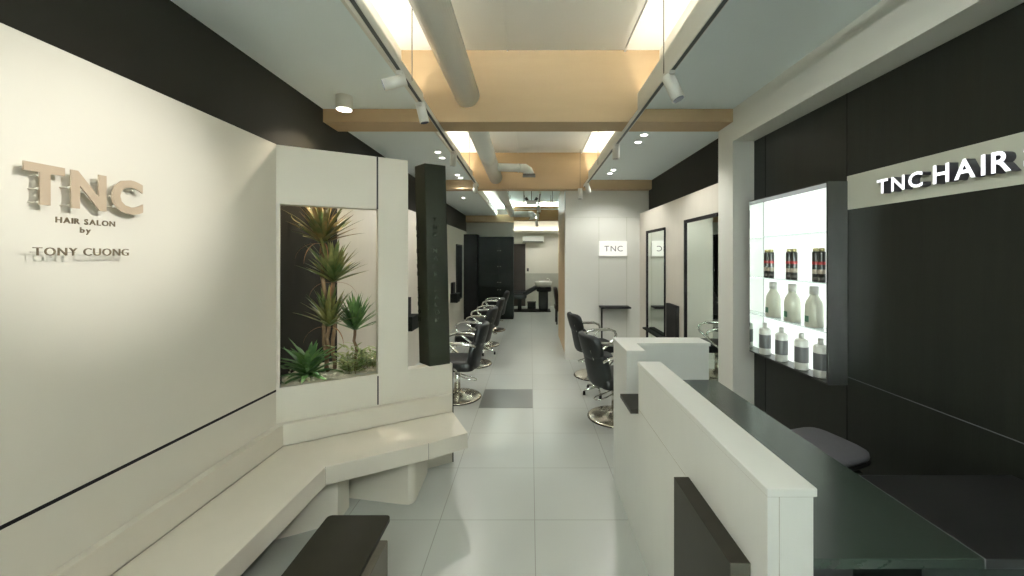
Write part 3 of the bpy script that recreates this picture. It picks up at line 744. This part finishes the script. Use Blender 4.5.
# ================================================================ TRACKS AND SPOTS
def track(side, pts, wires, label):
    s = side; t = thing('lighting_track', label, 'lighting track', (s*.84,3.0,2.85))
    b = B(); w = .017
    for (x0,y0,z0),(x1,y1,z1) in zip(pts,pts[1:]):
        tm = bmesh.new(); vs = []
        for (x,y,z) in ((x0,y0,z0),(x1,y1,z1)):
            vs.append([tm.verts.new((x+dx,y,z+dz)) for dx,dz in ((-w,0),(w,0),(w,.034),(-w,.034))])
        for k in range(4): tm.faces.new((vs[0][k],vs[0][(k+1)%4],vs[1][(k+1)%4],vs[1][k]))
        tm.faces.new(vs[0][::-1]); tm.faces.new(vs[1]); bmesh.ops.recalc_face_normals(tm, faces=tm.faces); b._merge(tm)
    b.build('rail','white',t)
    b = B()
    for (x0,y0,z0),(x1,y1,z1) in zip(pts,pts[1:]):
        tm = bmesh.new(); w2 = .011; vs = []
        for (x,y,z) in ((x0,y0,z0),(x1,y1,z1)):
            vs.append([tm.verts.new((x+dx,y,z+dz)) for dx,dz in ((-w2,-.0015),(w2,-.0015),(w2,.003),(-w2,.003))])
        for k in range(4): tm.faces.new((vs[0][k],vs[0][(k+1)%4],vs[1][(k+1)%4],vs[1][k]))
        tm.faces.new(vs[0][::-1]); tm.faces.new(vs[1]); bmesh.ops.recalc_face_normals(tm, faces=tm.faces); b._merge(tm)
    b.build('slot','trackblack',t)
    for (x,y,z0,z1) in wires: B().cyl((x,y,z0),(x,y,z1),.0035,seg=8).build('suspension_wire','signgrey',t)
    return t
track(-1, [(-.795,-1.2,2.85),(-.80,1.7,2.85),(-.835,6.2,2.80)], [(-.81,2.68,2.87,3.489),(-.82,5.25,2.84,3.369),(-.805,.4,2.87,3.489)], 'left suspended track rail under the edge of the upper ceiling')
track(1, [(.88,-1.2,2.85),(.875,1.7,2.85),(.855,6.2,2.80)], [(.87,2.56,2.87,3.489),(.86,5.0,2.84,3.369),(.88,.4,2.87,3.489)], 'right suspended track rail under the edge of the upper ceiling')
track(0, [(.16,Y2b+.02,2.74),(.16,11.0,2.62)], [(.16,7.3,2.76,3.199),(.16,9.5,2.69,3.199)], 'short suspended track rail in the far bay')
def spot(x, y, z, d, label, group, ln=.13, r=.035, energy=0, cone=60, col=(1,.9,.72), lens='lens', blend=.6, drop=.05):
    t = thing('track_spotlight', label, 'spotlight', (x,y,z), group)
    d = Vector(d).normalized()
    c = Vector((x,y,z-drop)); b = B(); b.box(x-.018,x+.018,y-.045,y+.045,z-.028,z-.002,.003); b.build('adaptor','white',t)
    b = B(); b.cyl((x,y,z-.02),c,.009,seg=10); b.build('stem','white',t)
    b = B(); p0 = c-d*.03; p1 = c+d*(ln-.03)
    b.cyl(p0,p1,r,seg=28,caps=True); b.build('lamp_head','white',t)
    B().cyl(p1+d*.0005,p1+d*.003,r*.85,seg=24).build('lens',lens,t)
    if energy:
        L = bpy.data.lights.new('spot','SPOT'); L.energy = energy; L.color = col; L.spot_size = math.radians(cone); L.spot_blend = blend; L.shadow_soft_size = .006
        lo = bpy.data.objects.new('spot_lamp', L); COL.objects.link(lo); lo.location = p1+d*.012; lo.rotation_euler = d.to_track_quat('-Z','Y').to_euler()
    return t
g1, g2 = 'spotlights on the left track', 'spotlights on the right track'
aim = Vector((-1.7,1.62,1.93))
spot(-.806,2.44,2.844,(-1,-.25,-.38),'white track spotlight on the left rail pointed at the wall sign',g1,energy=0,ln=.14)
spot(-.815,2.92,2.838,(.22,.1,-1),'white track spotlight on the left rail hanging in front of the first beam',g1,ln=.14,drop=.03)
spot(-.825,4.2,2.824,(-.15,.3,-1),'white track spotlight on the left rail just past the first beam',g1,ln=.13)
spot(-.832,5.9,2.806,(.0,.3,-1),'white track spotlight on the left rail before the second beam',g1)
spot(.868,2.44,2.845,(.35,-.20,-1),'white track spotlight on the right rail in the foreground with bluish lens',g2,ln=.165,r=.040,drop=.05)
spot(.878,.95,2.846,(-2.58,.62,-.80),'white track spotlight on the right rail nearest the shop front, aimed at the wall sign',g2,ln=.14,energy=150,cone=31,blend=1.0,col=(1,.97,.92))
spot(.862,3.95,2.826,(.0,.1,-1),'white track spotlight on the right rail just past the first beam',g2,ln=.14,drop=.03)
spot(.856,5.9,2.806,(.3,.2,-1),'white track spotlight on the right rail before the second beam',g2)
spot(.16,7.6,2.708,(.1,.2,-1),'white spotlight on the far rail, nearest of its three',None)
spot(.16,8.8,2.677,(-.1,.2,-1),'white spotlight on the far rail, middle of its three',None)
spot(.16,10.2,2.64,(.1,.2,-1),'white spotlight on the far rail, farthest of its three',None)
g3 = 'added unseen fill spotlights near the shop front'  # out-of-view lamps put in to brighten desk, bench and right wall
spot(-.80,-.35,2.846,(1.5,1.3,-1.9),'unseen fill spotlight added on the left rail near the shop front, turned towards the desk',g3,energy=75,cone=95,blend=1.0,col=(1,.98,.93))
spot(.88,-.30,2.846,(-2.6,1.9,-1.5),'unseen fill spotlight added on the right rail near the shop front, turned towards the bench',g3,energy=72,cone=90,blend=1.0,col=(1,.97,.92))
spot(-.80,.30,2.846,(2.7,1.5,-.75),'unseen fill spotlight added on the left rail near the shop front, turned towards the channel letters',g3,energy=42,cone=64,blend=1.0,col=(.97,1,.96))
# pendant spot before partition
t = thing('pendant_spotlight', 'white cylindrical pendant lamp hanging in front of the partition', 'spotlight', (.775,6.12,2.6))
B().cyl((.775,6.12,2.60),(.775,6.12,2.76),.035,seg=24).build('lamp_head','white',t)
B().cyl((.775,6.12,2.596),(.775,6.12,2.5995),.03,seg=24).build('lens','rubber',t)
B().cyl((.775,6.12,2.76),(.775,6.12,3.369),.003,seg=8).build('cable','signgrey',t)
# surface downlight
t = thing('surface_downlight', 'lit white cylindrical ceiling downlight at the upper left beside the beam', 'ceiling light', (-1.487,3.13,2.87))
B().cyl((-1.487,3.13,2.872),(-1.487,3.13,2.979),.062,seg=36).build('housing','white',t)
B().cyl((-1.487,3.13,2.8695),(-1.487,3.13,2.8718),.052,seg=36).build('lens','lampglow',t,'glowing lens')
def spotlamp(loc, e, cone, col=(1,.88,.68), d=(0,0,-1), size=.03, blend=.5):
    L = bpy.data.lights.new('spot','SPOT'); L.energy = e; L.color = col; L.spot_size = math.radians(cone); L.spot_blend = blend; L.shadow_soft_size = size
    lo = bpy.data.objects.new('spot_lamp', L); COL.objects.link(lo); lo.location = loc; lo.rotation_euler = Vector(d).to_track_quat('-Z','Y').to_euler(); return lo
spotlamp((-1.487,3.13,2.86), 40, 130)
dl = [(-1.09,4.61,2.93,'left of the aisle past the first beam, nearer of the pair'),(-1.10,4.88,2.93,'left of the aisle past the first beam, farther of the pair'),
      (-1.10,5.90,2.93,'left of the aisle before the second beam, nearer of the pair'),(-1.09,6.12,2.93,'left of the aisle before the second beam, farther of the pair'),
      (1.147,3.96,2.93,'right of the aisle past the first beam, nearer of the pair'),(1.155,4.21,2.93,'right of the aisle past the first beam, farther of the pair'),
      (1.175,5.57,2.93,'right of the aisle before the second beam, nearer of the pair'),(1.175,5.80,2.93,'right of the aisle before the second beam, farther of the pair'),
      (-1.3,7.6,2.84,'left of the aisle in the far bay')]
for x,y,z,lab in dl:
    t = thing('downlight', 'small round recessed downlight '+lab, 'ceiling light', (x,y,z), 'recessed downlights')
    B().lathe([(.042,0),(.044,-.003),(.034,-.004),(.032,-.0005)], (x,y,z-.0005), seg=24).build('trim_ring','white',t)
    B().cyl((x,y,z-.006),(x,y,z-.001),.029,seg=24).build('lens','lampglow',t)
    spotlamp((x,y,z-.02), 20, 130, (1,.97,.91))

# ================================================================ LIGHTS
def area(loc, sx, sy, e, col, d=(0,0,1), spread=180):
    L = bpy.data.lights.new('area','AREA'); L.shape = 'RECTANGLE'; L.size = sx; L.size_y = sy; L.energy = e; L.color = col; L.spread = math.radians(spread)
    o = bpy.data.objects.new('area_lamp', L); COL.objects.link(o); o.location = loc
    o.rotation_euler = Vector(d).to_track_quat('-Z','Y').to_euler(); return o
WARM = (1,.90,.76)
def cove(y0, y1, zs, e, sides=(-1,1)):
    for s in sides:
        L = area((s*.985,(y0+y1)/2,zs+.05), .02, (y1-y0)-.06, e, WARM, (0,0,1))
        L.rotation_euler = (PI,0,0)
cove(-2.5, Y1, 2.98, 12); cove(Y1b, Y2, 2.93, 9); cove(Y2b, Y3, 2.84, 6, (-1,))
L = area((.1,13.42,2.58), 3.3, .05, 8, WARM); L.rotation_euler = (PI,0,0)
# sign spot
aimv = Vector((-1.70,1.58,1.96)); src = Vector((-.93,2.12,2.76))
src = Vector((-.962,2.135,2.705))

# planter light under the lintel
x,y = PT(.33,.20); spotlamp((x,y,2.5), 12, 95, (1,.82,.58), (0,0,-1), .03)
# salon general lighting: ceiling lamps of the far zone
spotlamp((.05,8.8,2.62), 38, 130, (1,.97,.9)); spotlamp((.1,12.2,3.0), 45, 130, (1,.97,.9)); spotlamp((1.2,12.6,3.0), 25, 130, (1,.97,.9))

# world: overcast daylight and an added ground glow through the shop front
w = bpy.data.worlds.new('world'); sc.world = w; w.use_nodes = True
bg = w.node_tree.nodes['Background']; bg.inputs['Strength'].default_value = 1.0
nt = w.node_tree; tc = nt.nodes.new('ShaderNodeTexCoord'); sx = nt.nodes.new('ShaderNodeSeparateXYZ'); mr = nt.nodes.new('ShaderNodeMapRange')
mr.inputs['From Min'].default_value = -.06; mr.inputs['From Max'].default_value = .06
mx = nt.nodes.new('ShaderNodeMix'); mx.data_type = 'VECTOR'
mx.inputs['A'].default_value = (84,88,84); mx.inputs['B'].default_value = (17,20,19)   # bright ground glow added below to lift ceiling and walls, overcast sky above
nt.links.new(tc.outputs['Generated'], sx.inputs[0]); nt.links.new(sx.outputs['Z'], mr.inputs['Value']); nt.links.new(mr.outputs['Result'], mx.inputs['Factor'])
nt.links.new(mx.outputs['Result'], bg.inputs['Color'])
pz = area((.07,-2.72,1.4), 3.6, 2.6, 1, (1,1,1), (0,1,0)); pz.data.cycles.is_portal = True

# ================================================================ CAMERA
cam = bpy.data.cameras.new('camera'); co = bpy.data.objects.new('camera', cam); COL.objects.link(co)
co.location = (0,0,1.7); co.rotation_euler = (PI/2,0,0)
cam.sensor_width = 36; cam.lens = 392/1024*36; cam.clip_start = .02
cam.shift_x = -(530.5-512)/1024; cam.shift_y = -(288-256.5)/1024
sc.camera = co
for o in COL.objects:
    if '_o' in o: del o['_o']
sc.view_settings.view_transform = 'Standard'; sc.view_settings.look = 'None'; sc.view_settings.gamma = 1
sc.view_settings.exposure = 0.62; sc.view_settings.use_curve_mapping = False
sc.cycles.max_bounces = 10; sc.cycles.diffuse_bounces = 6; sc.cycles.caustics_reflective = False; sc.cycles.caustics_refractive = False
